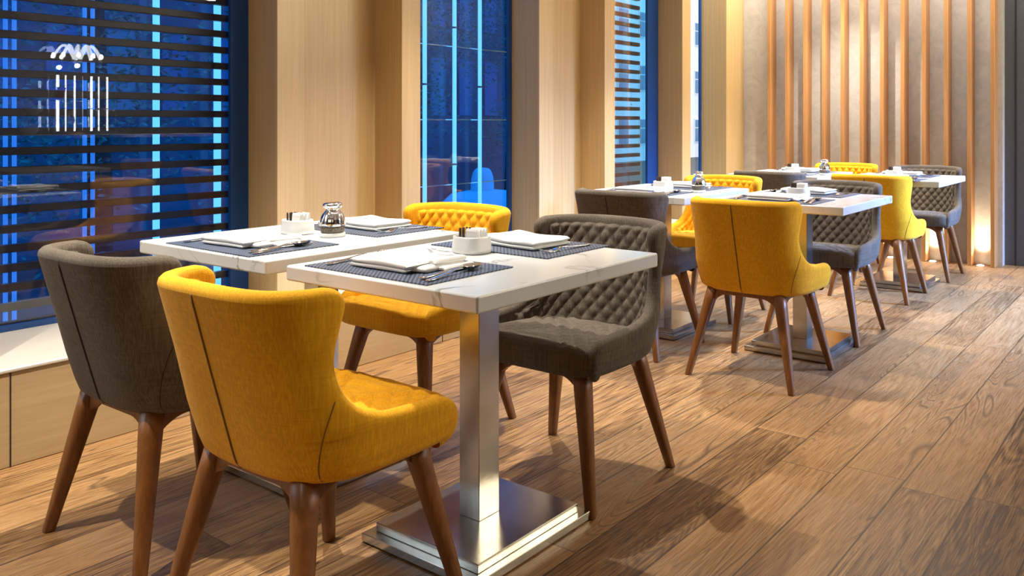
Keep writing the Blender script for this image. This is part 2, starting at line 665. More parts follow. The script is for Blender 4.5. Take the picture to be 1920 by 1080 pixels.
def blind(u0, u1, label):
    root = empty('louvre_blind', ((u0 + u1) / 2, YG + 0.11, 0.32))
    tag(root, label, 'blind')
    h = (u1 - u0) / 2
    MB().box(-h, h, -.03, .03, CEIL - .32 - .03, CEIL - .32).build('headrail', M['slat'], root)
    proto = None
    for i in range(34):
        z = 0.328 - 0.031 + 0.0765 * i - 0.32
        if proto is None:
            proto = MB().box(-h, h, -0.017, 0.017, 0.0, 0.031).build('slat', M['slat'], root, bevel=0.002, seg=1)
            proto.location = (0, 0, z + 0.004 + 0.0)
        else:
            s = proto.copy()
            COL.objects.link(s)
            s.parent = root
            s.location = (0, 0, z)
    return root


blind(P0 - PER + 0.66, P0 - 0.02, 'dark horizontal louvre blind across the large left window')
blind(P0 + PER + 0.55, 5.60, 'dark horizontal louvre blind behind the second row of tables')

# glowing tubes behind the glass
tubes = [(1.837, 0.014, 'tube', 'glowing pale blue tube behind the left louvres, middle of the window'),
         (2.114, 0.016, 'tube', 'glowing pale blue tube behind the left louvres, beside the window frame'),
         (1.276, 0.008, 'tube_dim', 'dim blue tube at the left picture edge, left one of its pair'),
         (1.305, 0.008, 'tube_dim', 'dim blue tube at the left picture edge, right one of its pair'),
         (1.552, 0.008, 'tube_dim', 'dim blue tube under the reflected chandelier, left one of its pair'),
         (1.582, 0.008, 'tube_dim', 'dim blue tube under the reflected chandelier, right one of its pair'),
         (3.38, 0.013, 'tube', 'leftmost glowing tube in the tall narrow window'),
         (3.62, 0.013, 'tube', 'middle glowing tube in the tall narrow window'),
         (3.84, 0.013, 'tube', 'rightmost glowing tube in the tall narrow window')]
for i, (u, r, m, lab) in enumerate(tubes):
    root = empty('light_tube', (u, 3.95, 0.30))
    tag(root, lab, 'light tube', 'glowing tubes behind the window glass')
    MB().lathe([(r, 0.0), (r, CEIL - 0.3)], 12).build('tube', M[m], root, smooth=True)
    if i >= 6:
        for z in ((1.42, 0.55) if i == 7 else (1.05,)):
            MB().lathe([(r + 0.003, z - 0.006), (r + 0.003, z + 0.006)], 12).build('clamp', M['frame'], root)
M['wire'] = emit('lit_wire', (0.6, 0.85, 1.0), 0.9)
for i, z in enumerate((1.60, 1.133, 0.72)):
    o = MB().tube([(P0 + 0.6, 3.97, z), (P0 + PER + 0.3, 3.97, z)], 0.0035, 6).build('cable', M['chrome'])
    tag(o, ['highest', 'middle', 'lowest'][i] + ' thin horizontal cable behind the tall narrow window', 'cable')

# ------------------------------------------------------------------ back wall with timber fins
wb = MB().box(UB, UB + 0.1, 1.255, 3.80, 0, CEIL).build('wall_back', M['plaster'])
tag(wb, 'silvery textured back wall between the timber fins', 'wall', kind='structure')
dp = MB().box(UB + 0.08, UB + 0.2, -2.9, 1.255, 0, CEIL).build('wall_end', M['darkpanel'])
tag(dp, 'dark grey panel at the right end of the back wall', 'wall panel', kind='structure')
seam = MB().box(UB + 0.074, UB + 0.085, 1.168, 1.180, 0, CEIL).build('trim_9', M['thread_g'])
tag(seam, 'dark vertical joint in the grey panel', 'joint', kind='structure')
win5 = empty('window_5', (6.25, -2.95, 0.0))
tag(win5, 'pale blue glazed side door outside the right edge of the picture', 'window', kind='structure')
MB().box(-0.5, 0.5, -0.004, 0.004, 0, CEIL).build('pane', M['glass_pale'], win5)

FIN_V = [3.27, 3.095, 2.92, 2.745, 2.572, 2.40, 2.225, 2.052, 1.877, 1.70, 1.52, 1.345]
fin0 = None
for i, v in enumerate(FIN_V):
    v = v * (6.63 / 6.75)
    if fin0 is None:
        fin0 = MB().box(-0.12, 0.0, -0.016, 0.016, 0, CEIL).build('timber_fin', M['fin'], bevel=0.002, seg=1)
        o = fin0
    else:
        o = fin0.copy()
        COL.objects.link(o)
    o.location = (UB, v - 0.016, 0)
    tag(o, 'vertical timber fin standing out from the silvery back wall', 'wall fin', 'row of timber fins on the back wall')
# floor uplights in alternate bays
gaps = [3.19, 2.84, 2.49, 2.145, 1.80, 1.43]
up0 = None
for i, v in enumerate(gaps):
    v = v * (6.66 / 6.75) - 0.01
    if up0 is None:
        up0 = empty('floor_uplight')
        MB().lathe([(0.036, 0.0), (0.036, 0.004)], 20).build('rim', M['chrome'], up0, smooth=False)
        MB().lathe([(0.028, 0.0042), (0.022, 0.008), (0.008, 0.010)], 20).build('lens', M['uplight'], up0, smooth=True)
        o = up0
    else:
        o = copy_tree(up0)
    o.location = (6.665, v, 0.0)
    tag(o, 'small glowing round uplight set in the floor between two timber fins', 'floor light', 'floor uplights along the back wall')
    lamp('uplight_lamp', 'SPOT', (6.665, v, 0.025), 27.0, (1.0, 0.86, 0.62), (6.70, v, 3.0),
         spot_size=R(95), spot_blend=1.0, shadow_soft_size=0.02)

# ceiling fixtures
dl0 = None
for u, v, e, a in DOWN:
    if dl0 is None:
        dl0 = empty('downlight')
        MB().lathe([(0.055, -0.012), (0.055, 0.0)], 20).build('rim', M['chrome'], dl0)
        MB().lathe([(0.040, -0.016), (0.040, -0.0125)], 20).build('lens', M['bulb'], dl0)
        o = dl0
    else:
        o = copy_tree(dl0)
    o.location = (u, v, CEIL)
    tag(o, 'small round ceiling downlight above the tables', 'ceiling light', 'ceiling downlights')

# ------------------------------------------------------------------ chairs
PROF = [(.150, .383), (.170, .392), (.181, .408), (.183, .430), (.178, .447), (.162, .463), (.135, .472), (.09, .477), (.045, .480),
        (.0, .484), (-.045, .494), (-.09, .514), (-.122, .545), (-.142, .585), (-.150, .628), (-.147, .667), (-.137, .705),
        (-.128, .733), (-.126, .748), (-.133, .758), (-.155, .764)]


def catmull(P, n=3):
    P = [np.array(p, float) for p in P]
    out = []
    for i in range(len(P) - 1):
        p0 = P[max(i - 1, 0)]
        p1 = P[i]
        p2 = P[i + 1]
        p3 = P[min(i + 2, len(P) - 1)]
        for k in range(n):
            t = k / n
            out.append(0.5 * ((2 * p1) + (-p0 + p2) * t + (2 * p0 - 5 * p1 + 4 * p2 - p3) * t * t + (-p0 + 3 * p1 - 3 * p2 + p3) * t ** 3))
    out.append(P[-1])
    return np.array(out)


PROFD = catmull(PROF, 3)
_z = np.maximum.accumulate(PROFD[:, 1] + np.arange(len(PROFD)) * 1e-6)
PROFD[:, 1] = _z


def lerp_tab(z, tab):
    xs, ys = zip(*tab)
    return float(np.interp(z, xs, ys))


def half_outline(z):
    """half outline (y>=0) from the back centre to the front, dense; returns xy array and arclength"""
    W = lerp_tab(z, [(.383, .245), (.395, .258), (.43, .268), (.50, .274), (.62, .260), (.764, .260)])
    Bk = lerp_tab(z, [(.383, -.172), (.395, -.186), (.42, -.194), (.764, -.282)])
    A = 0.19
    nn = 3.0
    x0 = Bk + A
    th = np.linspace(PI / 2, 0, 70)
    xs = x0 - A * np.abs(np.sin(th)) ** (2 / nn)
    ys = W * np.abs(np.cos(th)) ** (2 / nn)
    xf = np.linspace(x0, 0.24, 40)[1:]
    yf = np.full_like(xf, W) - np.clip((xf - .06) / .18, 0, 1) ** 2 * 0.022
    P = np.column_stack([np.concatenate([xs, xf]), np.concatenate([ys, yf])])
    s = np.concatenate([[0], np.cumsum(np.hypot(*np.diff(P, axis=0).T))])
    return P, s


def row_points(z, xe, N, off=0.0):
    """N points from the right end (y<0) round the back to the left end; off>0 moves inwards. also returns signed arclength"""
    P, s = half_outline(z)
    mono = np.maximum.accumulate(P[:, 0] + np.arange(len(P)) * 1e-9)
    se = float(np.interp(xe, mono, s))
    ss = np.linspace(-se, se, N)
    a = np.abs(ss)
    x = np.interp(a, s, P[:, 0])
    y = np.interp(a, s, P[:, 1])
    e = 0.006
    x2 = np.interp(np.clip(a + e, 0, s[-1]), s, P[:, 0])
    x1 = np.interp(np.clip(a - e, 0, s[-1]), s, P[:, 0])
    y2 = np.interp(np.clip(a + e, 0, s[-1]), s, P[:, 1])
    y1 = np.where(a - e >= 0, np.interp(np.abs(a - e), s, P[:, 1]), -np.interp(np.abs(a - e), s, P[:, 1]))
    tx, ty = x2 - x1, y2 - y1
    l = np.hypot(tx, ty) + 1e-12
    tx, ty = tx / l, ty / l          # tangent towards the front along the +y half
    nx, ny = ty, -tx                  # inward normal on +y half: back centre tangent is (0,1) -> inward (1,0)
    sg = np.sign(ss)
    sg[sg == 0] = 1
    X = x + nx * off
    Y = (y + ny * off) * sg
    T = np.column_stack([tx, ty * sg])
    return X, Y, ss, T


def crown(y, z):
    k = max(0.0, (z - .60) / .2)
    return 0.008 * k * (1 - np.clip(np.abs(y) / .28, 0, 1) ** 2)


THICK = 0.042


def shell_mesh():
    mb = MB()
    N = 61
    NR = len(PROFD)
    O = []
    I = []
    CAP_R = []
    CAP_L = []
    rows_T = []
    for k in range(NR):
        xe, z = PROFD[k]
        X, Y, ss, T = row_points(z, xe, N)
        Xi, Yi, _, _ = row_points(z, xe, N, THICK)
        O.append(np.column_stack([X, Y, z + crown(Y, z)]))
        I.append(np.column_stack([Xi, Yi, z + crown(Yi, z)]))
        rows_T.append(T)
    # build a closed ring section for each boundary: outer grid, inner grid, caps
    for k in range(NR):
        pass
    mb.grid([[tuple(p) for p in row] for row in O])
    mb.grid([[tuple(p) for p in row[::-1]] for row in I])
    M_ = 7
    phis = np.linspace(0, PI, M_)

    def cap_section(o, i, tdir):
        c = (o + i) / 2
        h = (o - c)
        r = np.linalg.norm(h)
        return [tuple(c + math.cos(p) * h + math.sin(p) * r * tdir) for p in phis]
    for side, idx in ((1, N - 1), (-1, 0)):
        secs = []
        for k in range(NR):
            a = PROFD[min(k + 1, NR - 1)] - PROFD[max(k - 1, 0)]
            a = a / (np.linalg.norm(a) + 1e-12)
            fwd, up = a[1], -a[0]
            T = rows_T[k][idx]
            t3 = np.array([T[0] * fwd, T[1] * fwd, up])
            t3 /= np.linalg.norm(t3) + 1e-12
            secs.append(cap_section(O[k][idx], I[k][idx], t3))
        tl = t3
        for q in np.linspace(0, 1, 6)[1:]:      # rounded corner between the wing edge and the top edge
            t3 = tl * (1 - q) + np.array([0, 0, 1.0]) * q
            t3 /= np.linalg.norm(t3) + 1e-12
            secs.append(cap_section(O[-1][idx], I[-1][idx], t3))
        if side == -1:
            secs = secs[::-1]
        mb.grid(secs)
    secs = []
    for j in range(N):
        secs.append(cap_section(O[-1][j], I[-1][j], np.array([0, 0, 1.0])))
    mb.grid(secs[::-1])
    # bottom closing strip
    mb.grid([[tuple(p) for p in I[0]], [tuple(p) for p in O[0]]])
    return mb


def weld(o, d=0.0006):
    import bmesh
    bm = bmesh.new()
    bm.from_mesh(o.data)
    bmesh.ops.remove_doubles(bm, verts=bm.verts, dist=d)
    bmesh.ops.recalc_face_normals(bm, faces=bm.faces)
    bm.to_mesh(o.data)
    bm.free()
    for p in o.data.polygons:
        p.use_smooth = True


def quilt(a, b, p=0.55):
    return (abs(math.sin(PI * a)) * abs(math.sin(PI * b))) ** p


def lining_mesh():
    mb = MB()
    zs = np.linspace(.446, .763, 63)
    N = 170
    rows = []
    zend = PROFD[:, 1]
    xend = PROFD[:, 0]
    kk = [k for k in range(len(PROFD)) if .45 < zend[k] < .63]
    ax, az = -xend[kk], zend[kk]
    for z in zs:
        xe = float(np.interp(z, zend, xend))
        xq = xe - 0.006
        if z < .51:
            xq = min(xq, 0.015)
        X, Y, ss, T = row_points(z, xq, N, THICK)
        row = []
        smax = ss[-1]
        for j in range(N):
            s = ss[j]
            ed = min((smax - abs(s)) / .016, (zs[-1] - z) / .014, 1.0)
            if X[j] > -.150:
                ed = min(ed, (float(np.interp(-X[j], ax, az)) - z) / .022)
            ed = max(0.0, ed)
            ed = ed * ed * (3 - 2 * ed)
            d = -0.004 + ed * (0.007 + 0.011 * quilt(s / .056 + z / .060, s / .056 - z / .060))
            t = T[j]
            sg = 1 if Y[j] >= 0 else -1
            nx, ny = t[1] * sg, -t[0] * sg
            row.append((X[j] + nx * d, Y[j] + ny * d, z + float(crown(Y[j], z))))
        rows.append(row)
    mb.grid(rows)
    return mb


def rr_outline(n=112):
    """seat outline, ccw"""
    pts = []
    x0, x1, w = -0.165, 0.226, 0.236
    for i in range(n):
        a = 2 * PI * i / n
        ca, sa = math.cos(a), math.sin(a)
        e = 2 / 5.5
        x = abs(ca) ** e * (1 if ca >= 0 else -1)
        y = abs(sa) ** e * (1 if sa >= 0 else -1)
        px = (x0 + x1) / 2 + x * (x1 - x0) / 2
        t = min(1, max(0, (px - .13) / .055))
        t = t * t * (3 - 2 * t)
        py = y * (w + 0.022 * t)
        pts.append((px, py))
    return pts


def seat_mesh():
    mb = MB()
    ol = rr_outline()
    n = len(ol)
    cx, cy = 0.03, 0.0

    def ring(sc, z):
        return [(cx + (x - cx) * sc, cy + (y - cy) * sc, z) for x, y in ol]

    def ztop(x):
        return 0.442 + 0.022 * min(1, max(0, (x + .1) / .3))
    rows = [ring(.90, .384), ring(.955, .386), ring(.985, .393), ring(1.0, .406), ring(1.0, .425)]
    for sc, dz in ((.998, -.022), (.99, -.012), (.975, -.005), (.955, -.001)):
        rows.append([(x, y, ztop(x) + dz) for x, y, _ in ring(sc, 0)])
    for sc in np.linspace(.935, .02, 62):
        r = []
        for x, y, _ in ring(float(sc), 0):
            e = min(1, (1 - sc) / .10 - .45)
            e = max(0, e)
            r.append((x, y, ztop(x) + 0.012 * (1 - sc ** 2) + e * 0.010 * quilt(x / .060 + y / .056, x / .060 - y / .056)))
        rows.append(r)
    P = rows
    ni = len(P)
    vs = [p for r in P for p in r]
    fs = []
    for i in range(ni - 1):
        for j in range(n):
            k = (j + 1) % n
            fs.append((i * n + j, i * n + k, (i + 1) * n + k, (i + 1) * n + j))
    fs.append(tuple(range(n - 1, -1, -1)))
    fs.append(tuple((ni - 1) * n + j for j in range(n)))
    mb.add(vs, fs)
    return mb


def surf_pt(z, s, out=0.0):
    P, sa = half_outline(z)
    a = abs(s)
    x = float(np.interp(a, sa, P[:, 0]))
    y = float(np.interp(a, sa, P[:, 1]))
    sg = 1 if s >= 0 else -1
    return (x, y * sg, z + float(crown(y, z)))


def back_seam_mesh():
    return MB().tube([(surf_pt(z, -0.004)) for z in np.linspace(.388, .764, 24)], 0.0028, 6)


def s_end(z):
    P, sa = half_outline(z)
    xe = float(np.interp(z, PROFD[:, 1], PROFD[:, 0]))
    return float(np.interp(xe, np.maximum.accumulate(P[:, 0] + np.arange(len(P)) * 1e-9), sa))


def side_seam_mesh(sg):
    pts = []
    z0 = .560
    s0 = s_end(z0) - .002
    for t in np.linspace(0, 1, 18):
        z = z0 + (.392 - z0) * t
        k = (1 - t) ** 1.35
        pts.append(surf_pt(z, sg * min(s_end(z) - .002, s0 * k + 0.225 * (1 - k))))
    return MB().tube(pts, 0.0012, 5)


def leg_mesh(sx, sy):
    mb = MB()
    top = Vector((sx * .135 if sx > 0 else -.135, sy * .160, .392))
    foot = Vector((sx * .2075, sy * .25, 0.0))
    rows = []
    n = 16
    for t, r in ((0, .0125), (.012, .0145), (.25, .0175), (.6, .0222), (.85, .0255), (1, .0265)):
        c = foot.lerp(top, t)
        e = 0.72
        row = []
        for j in range(n):
            a = 2 * PI * j / n
            ca, sa = math.cos(a), math.sin(a)
            row.append((c.x + r * math.copysign(abs(ca) ** e, ca), c.y + r * math.copysign(abs(sa) ** e, sa), c.z))
        rows.append(row)
    vs = [p for r in rows for p in r]
    fs = []
    for i in range(len(rows) - 1):
        for j in range(n):
            k = (j + 1) % n
            fs.append((i * n + j, i * n + k, (i + 1) * n + k, (i + 1) * n + j))
    fs.append(tuple(range(n - 1, -1, -1)))
    fs.append(tuple((len(rows) - 1) * n + j for j in range(n)))
    mb.add(vs, fs)
    return mb


def rail_mesh(a, b, th=0.022):
    """arched rail between two leg tops a,b (xy)"""
    a = Vector((a[0], a[1], 0))
    b = Vector((b[0], b[1], 0))
    d = (b - a)
    L = d.length
    d.normalize()
    nrm = Vector((-d.y, d.x, 0)) * th / 2
    xs = np.linspace(0, L, 25)
    prof = []
    for x in xs:
        e = min(x, L - x) / 0.085
        z = 0.362 - 0.050 * max(0, 1 - e) ** 2
        prof.append((x, z))
    top = [(x, .3865) for x in xs[::-1]]
    poly = prof + top
    mb = MB()
    n = len(poly)
    vs = []
    for s in (-1, 1):
        for x, z in poly:
            p = a + d * x + nrm * s
            vs.append((p.x, p.y, z))
    fs = [(i, (i + 1) % n, n + (i + 1) % n, n + i) for i in range(n)]
    m = len(xs)
    for i in range(m - 1):
        fs.append((i + 1, i, n - 1 - i, n - 2 - i))
        fs.append((n + i, n + i + 1, 2 * n - 2 - i, 2 * n - 1 - i))
    mb.add(vs, fs)
    return mb


def make_chair(fab, thr):
    root = empty('dining_chair')
    sh = shell_mesh().build('backrest', fab, root)
    weld(sh)
    back_seam_mesh().build('back_seam', thr, sh, smooth=True)
    for sg in (1, -1):
        side_seam_mesh(sg).build('side_seam', thr, sh, smooth=True)
    li = lining_mesh().build('quilted_lining', fab, sh, smooth=True)
    st = seat_mesh().build('seat', fab, root, smooth=True)
    for sx in (1, -1):
        for sy in (1, -1):
            leg_mesh(sx, sy).build('leg', M['leg'], root, smooth=True)
    lx, ly = .137, .165
    fr = empty_mesh_frame(root)
    return root


def empty_mesh_frame(root):
    lx, ly = .141, .168
    mb = MB()
    for a, b in (((lx, -ly), (lx, ly)), ((-lx, -ly), (-lx, ly)), ((-lx, ly), (lx, ly)), ((-lx, -ly), (lx, -ly))):
        t = rail_mesh(a, b)
        mb.add(t.v, t.f)
    return mb.build('seat_frame', M['leg'], root, bevel=0.0015, seg=1)


proto_y = make_chair(M['yellow'], M['thread_y'])
proto_g = make_chair(M['grey'], M['thread_g'])
used = {'y': False, 'g': False}
CH = 'upholstered chairs around the tables'


def place_chair(kind, u, v, rz, label, group=CH):
    p = proto_y if kind == 'y' else proto_g
    o = p if not used[kind] else copy_tree(p)
    used[kind] = True
    o.location = (u, v, 0)
    o.rotation_euler = (0, 0, rz)
    return tag(o, label, 'chair', group)


place_chair('g', 1.150, 2.365, R(0.5), 'taupe chair seen from behind beside the left window, nearest to it')
place_chair('y', 1.125, 1.680, R(0.5), 'large mustard yellow chair seen from behind in the left foreground')
place_chair('y', 2.055, 2.405, PI, 'mustard quilted chair facing the camera behind the front left table')
place_chair('g', 2.015, 1.672, PI, 'dark taupe quilted chair facing the camera behind the front right table')
place_chair('g', 3.365, 2.345, 0, 'taupe chair seen from behind at the middle left table')
place_chair('y', 3.285, 1.625, R(-1), 'mustard chair seen from behind at the middle right table, seam down its back')
place_chair('y', 4.190, 2.400, PI, 'mustard quilted chair facing the camera behind the middle left table')
place_chair('g', 4.125, 1.655, PI, 'taupe quilted chair facing the camera behind the middle right table')
place_chair('g', 5.190, 2.430, 0, 'taupe chair seen from behind at the far left table, only its top visible')
place_chair('y', 5.195, 1.724, 0, 'mustard chair seen from behind at the far right table')
place_chair('y', 6.120, 2.340, PI, 'mustard chair facing the camera at the far left table before the fins')
place_chair('g', 6.055, 1.690, PI, 'dark quilted chair at the far right table before the fins')

# ------------------------------------------------------------------ tables


def make_table():
    root = empty('dining_table')
    h = .342
    MB().box(-h, h, -h, h, .711, .75).build('tabletop', M['marble'], root, bevel=0.006, seg=3)
    MB().box(-.0375, .0375, -.0375, .0375, .049, .711).build('pole', M['steel'], root, bevel=0.0015, seg=1)
    MB().box(-.190, .190, -.190, .190, .0255, .049).build('upper_base_plate', M['steel'], root, bevel=0.0015, seg=1)
    MB().box(-.216, .216, -.216, .216, .003, .025).build('lower_base_plate', M['steel'], root, bevel=0.0015, seg=1)
    MB().box(-.19, .19, -.19, .19, .0, .003).build('foot_pad', M['frame'], root)
    return root


TABLES = {}
t0 = None
for key, (u, v), off, lab in (
        ('1R', (1.551, 1.593), (.036, .041), 'white marble table in the right foreground on a square steel base'),
        ('1L', (1.559, 2.381), (.067, .02), 'white marble table in the left foreground beside the louvred window'),
        ('2R', (3.697, 1.608), (.078, .026), 'white marble table on the right of the middle row'),
        ('2L', (3.700, 2.410), (.03, .03), 'white marble table on the left of the middle row'),
        ('3R', (5.490, 1.665), (.13, .045), 'white marble table at the right end of the far row'),
        ('3L', (5.490, 2.465), (.1, .03), 'white marble table at the left end of the far row, mostly hidden')):
    if t0 is None:
        t0 = make_table()
        o = t0
    else:
        o = copy_tree(t0)
    o.location = (u, v, 0)
    for ch in o.children:
        if not ch.name.startswith('tabletop'):
            ch.location = (off[0], off[1], 0)
    tag(o, lab, 'table', 'marble dining tables')
    TABLES[key] = (u, v)

# ------------------------------------------------------------------ table settings


def napkin_mesh(seed):
    rnd = random.Random(seed)
    ph = [rnd.random() * 6 for _ in range(6)]
    mb = MB()

    def fold(y0, y1, x0, x1, z0, th, dz1, skew, nx=26, ny=26, wob=.0015, ripple=0.0):
        """one folded pad: rounded edges, top surface gently uneven, rising by dz1 towards y0"""
        rows = []
        n = 30
        for j in range(ny + 1):
            b = j / ny
            y = y0 + (y1 - y0) * b
            ey = min(b, 1 - b) * (y1 - y0)
            r = th / 2
            k = math.sqrt(max(0.02, 1 - (1 - min(ey, r) / r) ** 2))
            tt = th * (1 + dz1 * (1 - b)) * k
            zc = z0 + th / 2
            row = []
            xa = x0 + skew * b + .003 * math.sin(b * 5 + ph[0])
            xb = x1 + skew * b + .004 * math.sin(b * 4 + ph[1])
            for i in range(n):
                a = 2 * PI * i / n
                ca, sa = math.cos(a), math.sin(a)
                ex = math.copysign(abs(ca) ** .28, ca)
                ez = math.copysign(abs(sa) ** .62, sa)
                x = (xa + xb) / 2 + (xb - xa) / 2 * ex
                z = zc + tt / 2 * ez
                if sa > 0:
                    z += wob * math.sin(x * 45 + ph[2]) * math.sin(y * 33 + ph[3]) + ripple * math.sin(y * 260 + x * 30)
                row.append((x, y, max(0.0003, z)))
            rows.append(row)
        mb.grid(rows, closed_v=True)
        mb.add(rows[0], [tuple(range(n - 1, -1, -1))])
        mb.add(rows[-1], [tuple(range(n))])
    fold(-.100, .115, -.085, .062, 0.0, .013, .15, .004)
    fold(-.108, .112, -.087, .060, .0105, .015, .25, .006, wob=.0025)
    # loose folds sticking out on the right side
    fold(-.132, -.090, -.055, .080, 0.0, .015, .1, -.004, ny=12, ripple=.0012)
    fold(-.128, -.096, -.020, .088, .013, .012, .2, .006, ny=12, ripple=.0016)
    fold(-.152, -.124, -.010, .092, 0.0, .010, .3, .004, ny=10, ripple=.0010)
    return mb


def strip(mb, st, half_th=0.0012, n=8):
    """st: list of (x, halfwidth, z); rounded bar along x"""
    rows = []
    for x, w, z, *rest in st:
        t = rest[0] if rest else half_th
        rows.append([(x, w * math.cos(2 * PI * j / n), z + t * math.sin(2 * PI * j / n)) for j in range(n)])
    mb.grid(rows, closed_v=True)
    mb.add(rows[0], [tuple(range(n - 1, -1, -1))])
    mb.add(rows[-1], [tuple(range(n))])


def fork_mesh():
    mb = MB()
    strip(mb, [(0, .004, .003), (.004, .008, .003, .002), (.03, .0085, .0035, .002), (.08, .006, .006, .002), (.11, .0035, .009, .002), (.13, .0035, .010, .0018),
               (.142, .009, .008), (.150, .0125, .005), (.160, .0130, .003)], .0015, 10)
    for k in range(4):
        y = (k - 1.5) * .0070
        rows = []
        for x, z in ((.156, .0035), (.165, .0025), (.185, .004), (.200, .0095), (.203, .011)):
            w = .0021 if x < .2 else .0012
            rows.append([(x, y + w * math.cos(a), z + .0010 * math.sin(a)) for a in np.linspace(0, 2 * PI, 6, endpoint=False)])
        mb.grid(rows, closed_v=True)
        mb.add(rows[-1], [tuple(range(6))])
    return mb


def spoon_mesh():
    mb = MB()
    strip(mb, [(0, .004, .003), (.004, .008, .003, .002), (.03, .0085, .0035, .002), (.08, .006, .007, .002), (.115, .0035, .012, .0022), (.135, .004, .013, .002), (.145, .006, .0115, .0015)], .0016, 10)
    # bowl
    rows = []
    L, W, D = .034, .0215, .010
    for i in range(11):
        r = i / 10
        row = []
        for j in range(28):
            a = 2 * PI * j / 28
            x = .172 + L * r * math.cos(a)
            y = W * r * math.sin(a) * (1 - .12 * math.cos(a))
            row.append((x, y, .0115 - D * (1 - r * r)))
        rows.append(row)
    mb.grid(rows, closed_v=True)
    rows2 = [[(x, y, z - .0012) for x, y, z in r[::-1]] for r in rows]
    mb.grid(rows2, closed_v=True)
    return mb


def knife_mesh():
    mb = MB()
    strip(mb, [(0, .004, .004, .002), (.004, .008, .004, .003), (.05, .0085, .004, .0035), (.10, .0065, .004, .003), (.112, .0075, .003, .0018),
               (.125, .0100, .0025, .0010), (.19, .0098, .0025, .0008), (.21, .0070, .0025, .0008), (.218, .0020, .0025, .0006)], .001, 8)
    return mb


proto = {}


def inst(key, builder, name, mat, loc, rz, label, cat, group, smooth=True):
    if key not in proto:
        o = builder().build(name, mat, smooth=smooth)
        proto[key] = o
    else:
        o = proto[key].copy()
        COL.objects.link(o)
    o.location = loc
    o.rotation_euler = (0, 0, rz)
    return tag(o, label, cat, group)


def mat_mesh():
    return MB().box(-.137, .137, -.227, .227, 0, .003)


TN = {'1R': 'front right table', '1L': 'front left table', '2R': 'middle right table', '2L': 'middle left table',
      '3R': 'far right table', '3L': 'far left table'}
TZ = .7502
# mat centre (u, v) for near (camera side) and far setting
SET = {'1R': ((1.362, 1.652), (1.778, 1.663)), '1L': ((1.362, 2.352), (1.795, 2.385)),
       '2R': ((3.505, 1.640), (3.895, 1.655)), '2L': ((3.505, 2.410), (3.900, 2.395)),
       '3R': ((5.205, 1.670), (5.60, 1.690)), '3L': ((5.225, 2.440), (5.62, 2.450))}
for key, (near, far) in SET.items():
    for which, (mu, mv), rz in (('near', near, 0.0), ('far', far, PI)):
        side = 'near' if which == 'near' else 'far'
        T = TN[key]
        c, s = math.cos(rz), math.sin(rz)

        def at(dx, dy):
            return (mu + dx * c - dy * s, mv + dx * s + dy * c)
        sd = hash_seed = sum(map(ord, key + which))
        rn = random.Random(sd)
        inst('mat', mat_mesh, 'placemat', M['mat'], (mu, mv, TZ), rz + R(rn.uniform(-.8, .8)),
             'dark blue woven placemat on the %s side of the %s' % (side, T), 'placemat', 'woven placemats', False)
        zt = TZ + .0034
        p = at(.0, .01)
        inst('nap%d' % (sd % 3), lambda: napkin_mesh(sd % 3), 'napkin', M['cloth'], (p[0], p[1], zt), rz + R(rn.uniform(-3, 3)),
             'folded white napkin on the %s side of the %s' % (side, T), 'napkin', 'folded white napkins')
        p = at(-.110, .175)
        inst('fork', fork_mesh, 'fork', M['chrome'], (p[0], p[1], zt), rz + R(10 + rn.uniform(-3, 3)) if which == 'near' else rz + R(-2),
             'shiny fork on the %s side of the %s' % (side, T), 'fork', 'table forks')
        p = at(-.118, -.205)
        inst('spoon', spoon_mesh, 'spoon', M['chrome'], (p[0], p[1], zt), rz + R(12 + rn.uniform(-2, 2)),
             'shiny spoon on the %s side of the %s' % (side, T), 'spoon', 'table spoons')
        p = at(-.112, -.176)
        inst('knife', knife_mesh, 'knife', M['chrome'], (p[0], p[1], zt), rz + R(9 + rn.uniform(-2, 2)),
             'shiny table knife on the %s side of the %s' % (side, T), 'knife', 'table knives')


def caddy_mesh():
    """oval ceramic holder, open on top: outer wall flares upward a little"""
    mb = MB()
    out = [(.036, 0.0), (.040, .002), (.0415, .012), (.0405, .027), (.0385, .041), (.0385, .0455), (.0372, .047)]
    inn = [(.0355, .046), (.0355, .030), (.036, .008), (.0, .008)]
    prof = out + inn
    n = 40
    rows = []
    for r, z in prof:
        row = []
        for j in range(n):
            a = 2 * PI * j / n
            e = .62
            ca, sa = math.cos(a), math.sin(a)
            row.append((r * 1.0 * math.copysign(abs(ca) ** e, ca), r * 1.34 * math.copysign(abs(sa) ** e, sa), z))
        rows.append(row)
    mb.grid(rows, closed_v=True)
    mb.add(rows[0], [tuple(range(n - 1, -1, -1))])
    return mb


def packet_mesh():
    mb = MB()
    rows = []
    for z, t in ((0, .0006), (.006, .003), (.03, .0042), (.052, .003), (.058, .0006)):
        rows.append([(-t, -.021, z), (-t * 1.0, .021, z), (t, .021, z), (t, -.021, z)])
    vs = [p for r in rows for p in r]
    fs = []
    for i in range(len(rows) - 1):
        for j in range(4):
            k = (j + 1) % 4
            fs.append((i * 4 + j, (i + 1) * 4 + j, (i + 1) * 4 + k, i * 4 + k))
    fs += [(0, 1, 2, 3), (len(vs) - 1, len(vs) - 2, len(vs) - 3, len(vs) - 4)]
    return mb.add(vs, fs)


def stick_mesh():
    mb = MB()
    for z0, z1 in ((0, .066),):
        rows = []
        for z, t in ((0, .0010), (.005, .0024), (.053, .0024), (.058, .0008)):
            rows.append([(t * math.cos(a), .0048 * math.sin(a), z) for a in np.linspace(0, 2 * PI, 8, endpoint=False)])
        mb.grid(rows, closed_v=True)
        mb.add(rows[0], [tuple(range(7, -1, -1))])
        mb.add(rows[-1], [tuple(range(8))])
    return mb


